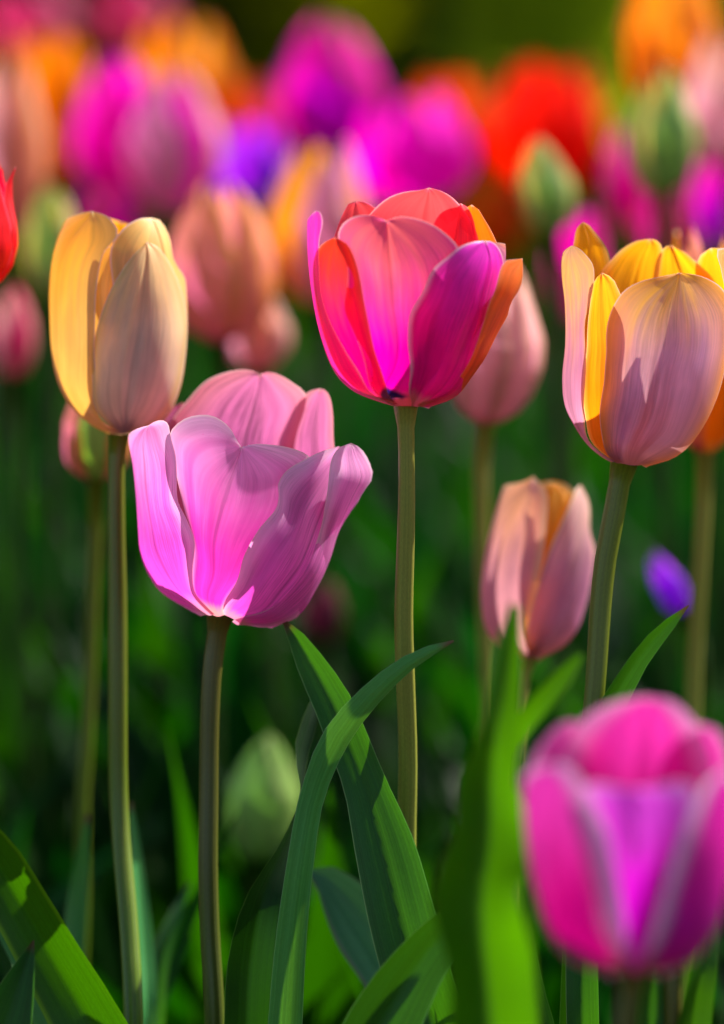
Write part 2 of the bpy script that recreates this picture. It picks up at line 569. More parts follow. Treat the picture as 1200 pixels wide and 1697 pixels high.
# ------------------------------------------------------------------ shrubs far behind the bed
def shrub(name, label, cx, cy, rx, ry, h, c1, c2, tr, leaf=0.05, n=3400, seed=1):
    r = random.Random(seed)
    root = thing(name, (cx, cy, -0.015), label, 'shrub')
    mt = leaf_mat(name + '_' + str(seed), c1, c2, tr, edge=c2, tfac=0.6, spec=0.0, rough=0.9)
    verts, faces, uvs = [], [], []
    lobes = [(r.uniform(-.55, .55) * rx, r.uniform(-.55, .55) * ry, (.08 + .8 * (_ / 17)) * h, r.uniform(.3, .48)) for _ in range(18)]
    for _ in range(n):
        lx, ly, lz, lr = r.choice(lobes)
        d = Vector((r.gauss(0, 1), r.gauss(0, 1), r.gauss(0, 1))).normalized() * (r.random() ** 0.35)
        c = Vector((cx + lx + d.x * lr * rx, cy + ly + d.y * lr * ry, max(0.03, lz + d.z * lr * h * 0.7)))
        a = Vector((r.gauss(0, 1), r.gauss(0, 1), r.gauss(0, .7))).normalized()
        b_ = a.cross(Vector((r.gauss(0, 1), r.gauss(0, 1), r.gauss(0, 1)))).normalized()
        s = leaf * r.uniform(.7, 1.5)
        k = len(verts)
        nn = a.cross(b_)
        for (uu_, vv_, q, g) in ((0, -1, .5, 0), (.5, -.2, 1, .12), (.35, .5, .9, .1), (0, 1, .5, -.1), (-.35, .5, .1, .1), (-.5, -.2, 0, .12)):
            verts.append(c + b_ * uu_ * s + a * vv_ * s + nn * g * s); uvs.append((q, (vv_ + 1) / 2))
        faces.append(tuple(range(k, k + 6)))
    mesh_obj('foliage', verts, faces, mt, root, uvs, smooth=False)
    bark = stem_mat('shrub_bark', (70, 58, 44), (58, 46, 36))
    for _ in range(4):
        lx, ly, lz, lr = r.choice(lobes)
        b0 = Vector((cx + r.uniform(-.1, .1), cy + r.uniform(-.1, .1), -0.05))
        e = Vector((cx + lx * .7, cy + ly * .7, lz))
        tube(root, [(b0, 0.03), (b0.lerp(e, .5) + Vector((0, 0, .08)), 0.02), (e, 0.008)], bark, 'branch', seg=8, n=10)
    return root

shrub('shrub', 'dark olive green shrub blurred at the top left behind the tulips', -0.5, 9.2, 0.85, 0.6, 1.7, (90, 96, 0), (116, 122, 0), (150, 156, 0), seed=3)
shrub('shrub', 'blue green shrub blurred at the top centre above the red tulips', 0.24, 9.9, 0.42, 0.5, 1.9, (50, 88, 50), (70, 116, 70), (84, 130, 60), seed=4)
shrub('shrub', 'bright yellow green shrub blurred at the top right beside the tall orange tulip', 0.56, 8.8, 0.36, 0.5, 1.5, (180, 196, 30), (206, 220, 50), (226, 236, 40), seed=5)
shrub('shrub', 'low dark green shrub at the far left edge behind the pink tulips', -1.7, 8.4, 0.7, 0.6, 1.4, (34, 50, 20), (54, 70, 26), (66, 84, 20), seed=6)
shrub('shrub', 'mid green shrub at the far right edge behind the orange tulip', 1.75, 9.0, 0.6, 0.6, 1.6, (60, 80, 26), (80, 100, 34), (100, 120, 30), seed=7)

# ------------------------------------------------------------------ shared plant materials
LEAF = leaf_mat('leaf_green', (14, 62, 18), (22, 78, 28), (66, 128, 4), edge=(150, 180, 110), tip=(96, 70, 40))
LEAFB = leaf_mat('leaf_bluish', (58, 132, 62), (74, 148, 80), (84, 140, 24), edge=(150, 180, 130), rough=0.36, tip=(110, 80, 60))
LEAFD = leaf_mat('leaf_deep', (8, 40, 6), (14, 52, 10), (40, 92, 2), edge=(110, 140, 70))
LEAFY = leaf_mat('leaf_bright', (20, 78, 4), (34, 92, 6), (78, 138, 0), edge=(150, 180, 60), tfac=0.5)
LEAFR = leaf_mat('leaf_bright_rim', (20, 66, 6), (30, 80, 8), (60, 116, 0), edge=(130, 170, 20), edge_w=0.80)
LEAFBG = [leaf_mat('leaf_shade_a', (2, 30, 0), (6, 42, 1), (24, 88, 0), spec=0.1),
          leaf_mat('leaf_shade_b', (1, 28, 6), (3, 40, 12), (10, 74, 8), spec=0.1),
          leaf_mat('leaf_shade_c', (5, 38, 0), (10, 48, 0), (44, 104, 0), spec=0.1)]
STEM = stem_mat('stem_green', (98, 108, 20), (50, 108, 8))
STEMB = stem_mat('stem_brown', (84, 82, 26), (44, 102, 8))
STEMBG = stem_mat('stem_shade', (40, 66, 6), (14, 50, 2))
STEMY = stem_mat('stem_olive', (140, 138, 56), (96, 134, 34))

# ------------------------------------------------------------------ hero tulips
# ---- A: closed cream and yellow tulip, left
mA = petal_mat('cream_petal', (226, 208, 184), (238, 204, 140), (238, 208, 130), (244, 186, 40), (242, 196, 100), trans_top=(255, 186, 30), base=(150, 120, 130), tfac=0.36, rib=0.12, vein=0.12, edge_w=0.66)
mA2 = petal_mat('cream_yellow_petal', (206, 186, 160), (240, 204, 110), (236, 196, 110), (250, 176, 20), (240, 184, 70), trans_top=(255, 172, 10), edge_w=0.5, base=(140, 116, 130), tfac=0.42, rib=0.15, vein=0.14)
def footA(x, y, d): 
    p = P(x, y, d); return (p.x, p.y - 0.0, 0.0)
DA = 1.035
silA = smooth_sil([(340, 122, 250), (362, 110, 272), (395, 96, 290), (430, 87, 302), (480, 82, 309), (540, 83, 311), (590, 86, 308), (640, 98, 300), (680, 122, 284), (705, 152, 262), (720, 182, 218)])
baseA = Vector((P(226, 1697, DA).x + 0.004, 0.985, 0))
tA = thing('tulip', baseA, 'closed cream and yellow tulip, tallest on the left, on a straight green stem', 'tulip')
petal_trace(tA, DA, silA, dict(L=[(196, 720), (166, 690), (153, 630), (153, 585), (163, 535), (190, 468), (219, 425), (243, 401)],
    M=[(200, 721), (212, 650), (226, 560), (238, 470), (243, 401)],
    R=[(204, 720), (238, 712), (280, 678), (303, 612), (310, 548), (304, 495), (286, 446), (262, 410), (243, 401)], layer=1.04, curl=-0.001), mA)
petal_trace(tA, DA, silA, dict(L=[(190, 720), (170, 716, 'b'), (140, 640, 'b'), (110, 540, 'b'), (108, 440, 'b'), (112, 385, 'b'), (130, 355), (153, 350)],
    M=[(193, 720), (124, 680), (96, 600), (92, 500), (104, 420), (153, 350)],
    R=[(196, 720), (172, 700), (160, 640), (157, 560), (160, 480), (172, 420), (196, 385), (180, 360), (153, 350)], layer=0.99), mA2)
petal_trace(tA, DA, silA, dict(L=[(192, 718), (166, 690), (152, 600), (156, 500), (158, 440), (168, 415), (190, 408), (206, 420)],
    M=[(198, 718), (205, 600), (200, 500), (206, 420)], R=[(206, 718), (250, 600), (260, 500), (240, 430), (222, 412), (206, 420)], layer=0.90, res=(28, 18)), mA2)
petal_trace(tA, DA, silA, dict(L=[(200, 718), (200, 600), (188, 480), (184, 410), (205, 378), (230, 363), (252, 361)],
    M=[(208, 718), (282, 620), (280, 500), (270, 420), (252, 361)], R=[(206, 716, 'b'), (296, 650, 'b'), (285, 520, 'b'), (288, 430), (280, 390), (268, 368), (252, 361)], layer=0.95), mA2)
petal_trace(tA, DA, silA, dict(back=True, L=[(192, 716), (110, 600), (105, 480), (118, 400), (140, 375), (170, 360), (200, 368)],
    M=[(198, 716), (195, 600), (195, 480), (200, 368)], R=[(206, 716), (290, 600), (290, 480), (262, 400), (230, 378), (200, 368)], layer=0.96, res=(24, 16)), mA2)
stem_px(tA, [(196, 716, DA, 17), (194, 740, DA, 14.5), (193, 1000, DA, 15.5), (193.5, 1164, DA, 16), (202, 1370, DA, 15.5), (212, 1534, DA - .01, 16), (220, 1697, DA - .02, 16.5)], STEM, baseA)
leaf_px(tA, [(246, 1700, 1.07, 15, 20), (240, 1580, 1.08, 16, 30), (228, 1450, 1.09, 12, 30), (216, 1330, 1.10, 3, 30)], LEAFB, root=baseA)
leaf_px(tA, [(262, 1700, 1.10, 16, -30), (266, 1600, 1.11, 19, -30), (290, 1520, 1.12, 12, -30), (315, 1462, 1.13, 2, -30)], LEAF, root=baseA)

# ---- B: open lilac pink tulip
DB = 1.012
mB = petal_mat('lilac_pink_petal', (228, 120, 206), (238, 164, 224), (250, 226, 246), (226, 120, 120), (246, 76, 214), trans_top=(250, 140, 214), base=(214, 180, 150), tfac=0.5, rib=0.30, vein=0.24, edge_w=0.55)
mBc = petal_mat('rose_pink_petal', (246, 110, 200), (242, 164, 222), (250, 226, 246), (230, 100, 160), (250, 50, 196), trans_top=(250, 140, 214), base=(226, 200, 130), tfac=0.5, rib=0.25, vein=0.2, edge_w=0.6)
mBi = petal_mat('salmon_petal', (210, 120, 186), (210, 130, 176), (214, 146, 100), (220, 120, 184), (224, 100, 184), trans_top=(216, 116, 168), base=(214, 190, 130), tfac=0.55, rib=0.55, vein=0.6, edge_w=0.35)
silB = smooth_sil([(610, 262, 552), (650, 245, 560), (690, 226, 564), (720, 213, 566), (770, 220, 572), (830, 226, 566), (880, 229, 556), (910, 231, 550), (945, 242, 540), (980, 265, 522), (1005, 303, 506), (1025, 340, 490), (1040, 372, 452)])
silB2 = smooth_sil([(720, 200, 610), (755, 210, 612), (790, 215, 619), (820, 226, 602), (850, 230, 580), (880, 231, 562), (930, 240, 546), (980, 265, 522), (1020, 320, 495), (1040, 372, 452)])
baseB = Vector((P(360, 1697, DB).x + 0.006, 0.95, 0))
tB = thing('tulip', baseB, 'wide open lilac pink tulip with folded back petals in sharp focus', 'tulip')
petal_trace(tB, DB, silB, dict(L=[(352, 1019), (322, 985), (317, 945), (320, 895), (306, 845), (294, 795), (283, 745), (286, 710), (310, 692), (348, 688), (380, 708), (400, 741)],
    M=[(362, 1022), (352, 960), (357, 895), (372, 835), (388, 785), (400, 741)],
    R=[(372, 1019), (400, 975), (450, 915), (500, 850), (522, 795), (514, 758), (488, 744), (450, 737), (420, 736), (400, 741)], layer=0.97, flare=-0.004, ruffle=0.0006), mBc)
petal_trace(tB, DB, silB, dict(L=[(350, 1020), (320, 1012, 'b'), (270, 960, 'b'), (245, 900, 'b'), (238, 830, 'b'), (236, 770, 'b'), (218, 735, 'b'), (213, 722), (226, 711), (246, 705)],
    M=[(352, 1019), (288, 968), (256, 900), (243, 820), (239, 760), (246, 705)],
    R=[(356, 1018), (325, 985), (319, 945), (323, 902), (310, 862), (295, 830), (293, 785), (288, 742), (280, 706), (272, 697), (258, 698), (246, 705)], layer=1.03, ruffle=0.0026, curl=0.003), mB)
petal_trace(tB, DB, silB, dict(L=[(372, 1019), (388, 972), (405, 920), (430, 876), (458, 842), (462, 820), (461, 802), (476, 779), (510, 759), (538, 746), (562, 739)],
    M=[(385, 1025), (440, 1008), (490, 945), (525, 865), (550, 800), (562, 739)],
    R=[(400, 1036), (450, 1038), (500, 1012, 'b'), (530, 950, 'b'), (545, 890, 'b'), (556, 830, 'b'), (562, 790), (571, 765), (568, 748), (562, 739)], layer=1.05, ruffle=0.0024, curl=0.003), mB)
petal_trace(tB, DB, silB2, dict(L=[(385, 1030), (460, 1000), (505, 940), (530, 880), (540, 830), (545, 790), (550, 760), (562, 742), (582, 734)],
    M=[(390, 1034), (500, 1010), (543, 930), (562, 870), (585, 822), (598, 780), (582, 734)],
    R=[(395, 1036), (480, 1025, 'b'), (535, 950, 'b'), (556, 885, 'b'), (575, 850, 'b'), (600, 818), (618, 789), (611, 763), (598, 743), (582, 734)], layer=0.98, curl=0.001), mB)
petal_trace(tB, DB, silB, dict(back=True, L=[(362, 1012), (300, 900), (272, 800), (274, 725), (289, 690), (310, 664), (340, 632), (378, 616), (412, 613), (431, 620)],
    M=[(368, 1012), (385, 880), (400, 780), (412, 715), (431, 620)],
    R=[(376, 1012), (450, 900), (480, 780), (495, 710), (507, 655), (486, 635), (458, 619), (444, 616), (431, 620)], layer=0.93, flare=-0.004), mBi)
petal_trace(tB, DB, silB, dict(back=True, L=[(376, 1012), (440, 900), (468, 800), (470, 735), (488, 685), (502, 658), (514, 648), (530, 644)],
    M=[(382, 1012), (470, 920), (512, 800), (520, 720), (530, 644)],
    R=[(390, 1014), (500, 940), (545, 850), (556, 790), (554, 740), (552, 692), (548, 662), (541, 648), (530, 644)], layer=0.98, ruffle=0.001), mBi)
petal_trace(tB, DB, silB, dict(back=True, L=[(356, 1014), (250, 930), (232, 820), (232, 760), (262, 705), (283, 676), (302, 666)],
    M=[(358, 1014), (280, 900), (262, 800), (275, 720), (302, 666)],
    R=[(362, 1012), (310, 880), (300, 790), (302, 740), (308, 700), (310, 674), (302, 666)], layer=0.99, res=(26, 16)), mBi)
stem_px(tB, [(364, 1012, DB, 24), (362, 1026, DB, 19), (360, 1042, DB, 16.5), (352, 1100, DB, 16), (347, 1205, DB, 16), (345, 1370, DB, 16.5), (346, 1534, DB, 16.5), (356, 1697, DB, 17)], STEMB, baseB)
# the long leaf that arches over to the right
leaf_px(tB, [(474, 1700, .985, 29, 10), (484, 1560, .982, 26, 12), (500, 1430, .98, 23, 15), (520, 1320, .98, 22, 20), (560, 1225, .978, 26, 25), (620, 1150, .976, 20, 20), (682, 1096, .975, 13, 10), (725, 1073, .975, 7, 0), (752, 1062, .975, 1.5, 0)], LEAFB, root=baseB, fold=-0.35)
# dark twisted leaf behind it
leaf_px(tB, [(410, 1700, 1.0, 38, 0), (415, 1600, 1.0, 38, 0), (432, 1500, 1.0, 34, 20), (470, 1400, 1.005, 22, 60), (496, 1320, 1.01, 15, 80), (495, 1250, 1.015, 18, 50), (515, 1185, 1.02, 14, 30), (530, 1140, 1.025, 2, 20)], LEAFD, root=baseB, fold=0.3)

# ---- C: hot pink tulip, centre
DC = 0.982
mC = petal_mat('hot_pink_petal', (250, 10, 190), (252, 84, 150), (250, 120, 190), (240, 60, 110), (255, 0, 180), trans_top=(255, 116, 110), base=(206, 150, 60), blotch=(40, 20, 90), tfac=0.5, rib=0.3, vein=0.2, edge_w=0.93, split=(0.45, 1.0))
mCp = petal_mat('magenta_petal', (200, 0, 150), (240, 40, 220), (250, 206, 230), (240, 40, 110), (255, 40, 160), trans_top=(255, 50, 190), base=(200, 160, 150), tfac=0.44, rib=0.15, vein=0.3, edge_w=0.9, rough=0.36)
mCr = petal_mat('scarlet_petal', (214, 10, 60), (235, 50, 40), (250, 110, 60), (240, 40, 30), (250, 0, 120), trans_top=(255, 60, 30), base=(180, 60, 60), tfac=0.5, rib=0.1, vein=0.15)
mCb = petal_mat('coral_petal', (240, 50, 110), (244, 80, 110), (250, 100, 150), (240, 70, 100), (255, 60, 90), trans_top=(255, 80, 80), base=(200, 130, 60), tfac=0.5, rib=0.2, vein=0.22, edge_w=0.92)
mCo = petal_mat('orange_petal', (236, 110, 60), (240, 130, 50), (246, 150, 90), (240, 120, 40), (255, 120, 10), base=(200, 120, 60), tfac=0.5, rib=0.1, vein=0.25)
silC = smooth_sil([(312, 535, 806), (350, 512, 826), (385, 509, 836), (437, 511, 838), (495, 518, 827), (545, 528, 810), (583, 539, 796), (609, 550, 787), (631, 565, 776), (650, 588, 764), (664, 622, 745), (674, 655, 712)])
silC2 = smooth_sil([(380, 500, 868), (428, 505, 868), (473, 512, 867), (510, 520, 849), (554, 532, 824), (594, 545, 804), (631, 565, 778), (650, 588, 764), (664, 622, 745), (674, 655, 712)])
baseC = Vector((P(684, 1697, DC).x, 0.955, 0))
tC = thing('tulip', baseC, 'hot pink and coral tulip with rounded petals, centre of the picture, in sharp focus', 'tulip')
petal_trace(tC, DC, silC, dict(L=[(652, 672), (625, 655), (606, 608), (588, 552), (572, 512), (575, 478), (576, 445), (568, 415), (560, 392), (568, 371), (590, 358), (618, 357), (641, 366)],
    M=[(664, 673), (656, 600), (650, 500), (645, 430), (641, 366)],
    R=[(684, 673), (725, 610), (757, 510), (768, 440), (758, 407), (742, 390), (717, 372), (685, 361), (660, 359), (641, 366)], layer=0.98, flare=-0.003), mC)
petal_trace(tC, DC, silC, dict(L=[(655, 673), (640, 670, 'b'), (590, 640, 'b'), (560, 580, 'b'), (540, 500, 'b'), (528, 430, 'b'), (516, 380, 'b'), (514, 358), (522, 349)],
    M=[(657, 673), (590, 649), (545, 585), (522, 500), (514, 430), (513, 385), (522, 349)],
    R=[(660, 673), (622, 656), (600, 625), (572, 580), (548, 535), (533, 490), (529, 440), (529, 400), (535, 365), (531, 352), (522, 349)], layer=1.04, curl=0.001), mCp)
petal_trace(tC, DC, silC, dict(L=[(650, 670), (592, 645), (548, 585), (524, 500), (520, 440), (529, 410), (542, 399), (556, 393)],
    M=[(655, 670), (605, 620), (565, 540), (548, 460), (556, 393)],
    R=[(660, 670), (640, 640), (618, 570), (604, 500), (592, 440), (576, 405), (556, 393)], layer=0.99, res=(30, 18)), mCr)
petal_trace(tC, DC, silC, dict(L=[(682, 673), (680, 620), (676, 560), (680, 520), (700, 484), (718, 446), (742, 425), (762, 409), (784, 401), (804, 399)],
    M=[(690, 674), (735, 640), (775, 560), (800, 480), (810, 430), (804, 399)],
    R=[(696, 674), (730, 672), (758, 658), (778, 632), (797, 580), (816, 522), (830, 470), (835, 440), (828, 413), (816, 401), (804, 399)], layer=1.04, curl=-0.001), mCp)
petal_trace(tC, DC, silC, dict(L=[(692, 674), (740, 664), (772, 628), (796, 570), (812, 515), (822, 470), (828, 440), (822, 410), (812, 400)],
    M=[(694, 674), (748, 664), (778, 630), (802, 570), (822, 510), (835, 455), (812, 400)],
    R=[(696, 673), (740, 662, 'b'), (770, 620, 'b'), (796, 560, 'b'), (818, 490, 'b'), (834, 440, 'b'), (830, 415, 'b'), (812, 400)], layer=0.97, res=(30, 14)), mBi)
petal_trace(tC, DC, silC2, dict(L=[(690, 670), (750, 640), (790, 570), (812, 500), (828, 450), (838, 432), (852, 430), (866, 428)],
    M=[(694, 672), (760, 645), (800, 580), (832, 510), (852, 460), (866, 428)],
    R=[(700, 673), (764, 645, 'b'), (800, 588, 'b'), (822, 548, 'b'), (846, 505), (864, 472), (867, 448), (866, 428)], layer=0.96, res=(30, 16)), mCo)
petal_trace(tC, DC, silC, dict(back=True, L=[(676, 664), (600, 560), (585, 450), (598, 380), (624, 343), (645, 327), (671, 318), (698, 315), (711, 311)],
    M=[(682, 664), (690, 560), (695, 450), (700, 370), (711, 311)],
    R=[(690, 664), (770, 560), (795, 450), (790, 385), (768, 347), (748, 326), (732, 317), (711, 311)], layer=0.93, flare=-0.004), mCb)
petal_trace(tC, DC, silC, dict(back=True, L=[(664, 666), (560, 560), (540, 450), (556, 385), (569, 352), (578, 337), (590, 333)],
    M=[(668, 666), (600, 540), (588, 430), (586, 370), (590, 333)],
    R=[(674, 666), (640, 520), (642, 410), (630, 352), (614, 339), (602, 334), (590, 333)], layer=0.97, res=(30, 16)), mCb)
petal_trace(tC, DC, silC, dict(back=True, L=[(690, 666), (700, 520), (712, 410), (720, 368), (735, 349), (750, 340), (764, 337)],
    M=[(696, 666), (740, 540), (752, 430), (756, 380), (764, 337)],
    R=[(702, 667), (790, 560), (796, 450), (790, 395), (784, 362), (776, 345), (764, 337)], layer=0.88, ruffle=0.001), mCb)
petal_trace(tC, DC, silC, dict(back=True, L=[(696, 666), (750, 520), (762, 420), (768, 360), (774, 344), (782, 339)],
    M=[(702, 667), (780, 560), (800, 440), (794, 380), (782, 339)],
    R=[(708, 668), (800, 580), (832, 470), (824, 404), (813, 380), (799, 357), (791, 344), (782, 339)], layer=0.96, res=(30, 16)), mCo)
stem_px(tC, [(672, 664, DC, 22), (672, 676, DC, 18), (672, 692, DC, 15), (671, 1000, .992, 15.5), (673, 1205, 1.0, 16), (674, 1450, 1.012, 16), (682, 1697, 1.015, 16.5)], STEMY, baseC)
# the broad leaf rising to the left under the lilac tulip
leaf_px(tC, [(735, 1750, .985, 52, 0), (700, 1650, .985, 56, 5), (664, 1520, .988, 56, 8), (634, 1400, .992, 50, 10), (604, 1300, .995, 36, 5), (578, 1230, .997, 34, 0), (552, 1165, 1.0, 32, -5), (516, 1100, 1.003, 24, -8), (492, 1058, 1.005, 14, -8), (470, 1028, 1.007, 3, -8)], LEAF, root=baseC, fold=0.3)

# ---- D: yellow and lilac tulip, right
DD_ = 1.0
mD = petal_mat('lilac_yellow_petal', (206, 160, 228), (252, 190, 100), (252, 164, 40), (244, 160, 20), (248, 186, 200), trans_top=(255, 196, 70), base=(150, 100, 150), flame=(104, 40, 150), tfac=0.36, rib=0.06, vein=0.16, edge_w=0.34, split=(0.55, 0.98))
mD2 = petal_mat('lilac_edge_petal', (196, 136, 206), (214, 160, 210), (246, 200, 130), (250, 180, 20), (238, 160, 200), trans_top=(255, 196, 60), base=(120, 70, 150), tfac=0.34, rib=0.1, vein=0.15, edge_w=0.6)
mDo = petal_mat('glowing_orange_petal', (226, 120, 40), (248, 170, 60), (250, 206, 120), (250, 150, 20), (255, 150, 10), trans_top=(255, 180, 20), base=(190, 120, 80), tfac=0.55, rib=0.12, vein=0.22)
silD = smooth_sil([(370, 944, 1196), (407, 938, 1202), (423, 932, 1205), (455, 931, 1210), (501, 936, 1213), (570, 937, 1208), (625, 932, 1199), (671, 936, 1184), (703, 950, 1168), (740, 976, 1142), (763, 1006, 1110), (772, 1030, 1072)])
baseD = Vector((P(960, 1697, DD_).x, 0.955, 0))
tD = thing('tulip', baseD, 'yellow and lilac tulip with rounded petals at the right edge, in sharp focus', 'tulip')
petal_trace(tD, DD_, silD, dict(L=[(1020, 766), (1000, 735), (994, 694), (1000, 640), (1004, 593), (1005, 547), (1013, 515), (1033, 483), (1060, 467), (1092, 459), (1126, 452)],
    M=[(1045, 771), (1075, 700), (1092, 610), (1106, 520), (1126, 452)],
    R=[(1062, 771), (1090, 769), (1134, 750), (1161, 717), (1185, 668), (1200, 618), (1209, 560), (1211, 510), (1200, 482), (1188, 470), (1160, 457), (1126, 452)], layer=1.04, flare=-0.002), mD)
petal_trace(tD, DD_, silD, dict(L=[(1020, 766), (1000, 760, 'b'), (965, 710, 'b'), (955, 640, 'b'), (958, 560, 'b'), (950, 480, 'b'), (940, 430, 'b'), (936, 415), (947, 407)],
    M=[(1022, 767), (972, 730), (948, 670), (948, 600), (948, 500), (944, 450), (947, 407)],
    R=[(1026, 768), (980, 736), (969, 690), (971, 620), (969, 560), (970, 530), (978, 500), (985, 460), (982, 437), (969, 420), (957, 410), (947, 407)], layer=1.02), mD2)
petal_trace(tD, DD_, silD, dict(L=[(1022, 766), (984, 738), (970, 690), (970, 600), (974, 540), (980, 490), (986, 464), (998, 452)],
    M=[(1028, 766), (1005, 690), (1003, 600), (1000, 520), (998, 452)],
    R=[(1034, 766), (1045, 700), (1050, 600), (1044, 520), (1028, 487), (1015, 461), (998, 452)], layer=0.94, res=(30, 18)), mDo)
petal_trace(tD, DD_, silD, dict(back=True, L=[(1034, 762), (1000, 640), (985, 520), (994, 455), (1012, 432), (1035, 410), (1056, 399), (1078, 396)],
    M=[(1040, 762), (1040, 640), (1045, 520), (1055, 450), (1078, 396)],
    R=[(1050, 762), (1095, 650), (1098, 550), (1090, 490), (1094, 440), (1098, 415), (1091, 400), (1078, 396)], layer=0.92), mDo)
petal_trace(tD, DD_, silD, dict(back=True, L=[(1050, 762), (1080, 620), (1082, 520), (1088, 450), (1095, 420), (1102, 409), (1114, 407)],
    M=[(1060, 762), (1120, 640), (1132, 530), (1128, 460), (1114, 407)],
    R=[(1070, 764), (1180, 660), (1200, 560), (1196, 495), (1181, 461), (1157, 437), (1135, 418), (1114, 407)], layer=0.95), mDo)
petal_trace(tD, DD_, silD, dict(L=[(1060, 764, 'b'), (1140, 640, 'b'), (1160, 520, 'b'), (1155, 460, 'b'), (1158, 427, 'b'), (1168, 418, 'b'), (1178, 411, 'b')],
    M=[(1080, 764, 'b'), (1178, 660, 'b'), (1190, 540, 'b'), (1186, 460, 'b'), (1178, 411, 'b')],
    R=[(1090, 764, 'b'), (1186, 670, 'b'), (1207, 560), (1206, 500), (1197, 458), (1191, 430), (1185, 417), (1178, 411, 'b')], layer=1.0, res=(30, 16)), mDo)
petal_trace(tD, DD_, silD, dict(back=True, L=[(1030, 763), (955, 670), (945, 520), (948, 440), (951, 402), (955, 380), (966, 368)],
    M=[(1034, 763), (985, 640), (978, 500), (975, 420), (966, 368)],
    R=[(1038, 763), (1010, 640), (1014, 500), (1010, 427), (1001, 405), (986, 385), (976, 373), (966, 368)], layer=0.97), mDo)
stem_px(tD, [(1036, 760, DD_, 24), (1032, 773, DD_, 21), (1028, 790, DD_, 18), (1015, 860, DD_, 18), (1001, 940, DD_, 18), (988, 1116, DD_, 17), (981, 1200, DD_, 17), (972, 1400, DD_, 17), (965, 1697, DD_, 18)], STEM, baseD)
leaf_px(tD, [(955, 1500, 1.0, 20, 0), (965, 1300, 1.0, 24, 20), (985, 1210, 1.0, 26, 25), (1015, 1160, 1.0, 24, 25), (1056, 1095, 1.0, 17, 15), (1095, 1048, 1.0, 13, 5), (1122, 1022, 1.0, 7, 0), (1141, 1003, 1.0, 1, 0)], LEAF, root=baseD, fold=0.4)
leaf_px(tD, [(966, 1760, .985, 27, 0), (964, 1650, .985, 27, 0), (962, 1540, .99, 25, 0), (955, 1440, 1.0, 16, 0), (945, 1380, 1.01, 2, 0)], LEAF, root=baseD, fold=0.5)
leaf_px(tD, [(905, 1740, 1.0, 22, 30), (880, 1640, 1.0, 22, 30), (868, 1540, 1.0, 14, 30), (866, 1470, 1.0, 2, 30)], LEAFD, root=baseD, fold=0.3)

# ---- E: peach bud right of centre
DE = 1.09
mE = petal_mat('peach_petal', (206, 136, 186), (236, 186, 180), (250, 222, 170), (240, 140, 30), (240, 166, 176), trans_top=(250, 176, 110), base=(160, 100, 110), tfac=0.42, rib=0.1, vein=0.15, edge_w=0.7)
silE = smooth_sil([(785, 845, 960), (815, 832, 974), (859, 818, 985), (910, 806, 987), (960, 798, 981), (1006, 798, 970), (1045, 806, 956), (1070, 826, 936), (1085, 848, 910), (1092, 862, 894)])
baseE = Vector((P(842, 1697, DE).x, 1.04, 0))
tE = thing('tulip', baseE, 'half open peach tulip with an orange inside, low to the right of centre', 'tulip')
petal_trace(tE, DE, silE, dict(L=[(872, 1090), (855, 1085, 'b'), (825, 1020, 'b'), (822, 920, 'b'), (845, 830, 'b'), (868, 798), (884, 790)],
    M=[(873, 1090), (832, 1040), (824, 950), (846, 860), (884, 790)],
    R=[(878, 1091), (868, 1050), (884, 995), (897, 937), (905, 870), (905, 815), (884, 790)], layer=1.0), mE)
petal_trace(tE, DE, silE, dict(L=[(876, 1091), (872, 1040), (890, 974), (913, 905), (940, 845), (954, 813), (962, 803)],
    M=[(880, 1091), (910, 1030), (940, 950), (962, 870), (962, 803)],
    R=[(886, 1091), (905, 1085, 'b'), (940, 1030, 'b'), (968, 960, 'b'), (978, 880), (975, 830), (962, 803)], layer=1.04), mE)
petal_trace(tE, DE, silE, dict(L=[(876, 1088), (872, 980), (884, 880), (895, 812), (905, 799), (926, 803)], M=[(880, 1088), (905, 980), (915, 880), (926, 803)],
    R=[(886, 1088), (945, 960), (956, 870), (952, 820), (942, 806), (926, 803)], layer=0.88, res=(24, 16)), mDo)
petal_trace(tE, DE, silE, dict(back=True, L=[(874, 1088), (812, 980), (825, 870), (862, 815), (890, 802), (915, 797)], M=[(880, 1088), (890, 980), (900, 880), (915, 797)],
    R=[(886, 1088), (970, 980), (975, 870), (955, 820), (938, 803), (915, 797)], layer=0.95, res=(24, 16)), mDo)
stem_px(tE, [(878, 1086, DE, 15), (868, 1110, DE, 12), (858, 1200, DE, 12), (850, 1350, DE, 12), (845, 1697, DE, 13)], STEMY, baseE)

# ---- F: blurred magenta tulip close to the lens, bottom right
DF = 0.80
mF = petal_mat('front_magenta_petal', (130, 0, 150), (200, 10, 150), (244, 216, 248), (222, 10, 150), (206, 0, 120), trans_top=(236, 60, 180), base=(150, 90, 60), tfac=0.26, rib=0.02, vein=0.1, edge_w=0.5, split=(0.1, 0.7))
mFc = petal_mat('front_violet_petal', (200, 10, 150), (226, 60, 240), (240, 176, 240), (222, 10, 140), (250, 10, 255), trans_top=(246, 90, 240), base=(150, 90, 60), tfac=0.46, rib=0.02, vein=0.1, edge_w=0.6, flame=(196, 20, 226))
silF = smooth_sil([(1150, 910, 1185), (1200, 888, 1202), (1240, 874, 1214), (1288, 867, 1219), (1340, 868, 1220), (1424, 876, 1216), (1487, 889, 1204), (1546, 908, 1184), (1584, 936, 1158), (1605, 972, 1128), (1614, 1010, 1098)])
baseF = Vector((P(1032, 1697, DF).x, 0.75, 0))
tF = thing('tulip', baseF, 'large out of focus magenta tulip with pale petal margins, low in the right foreground', 'tulip')
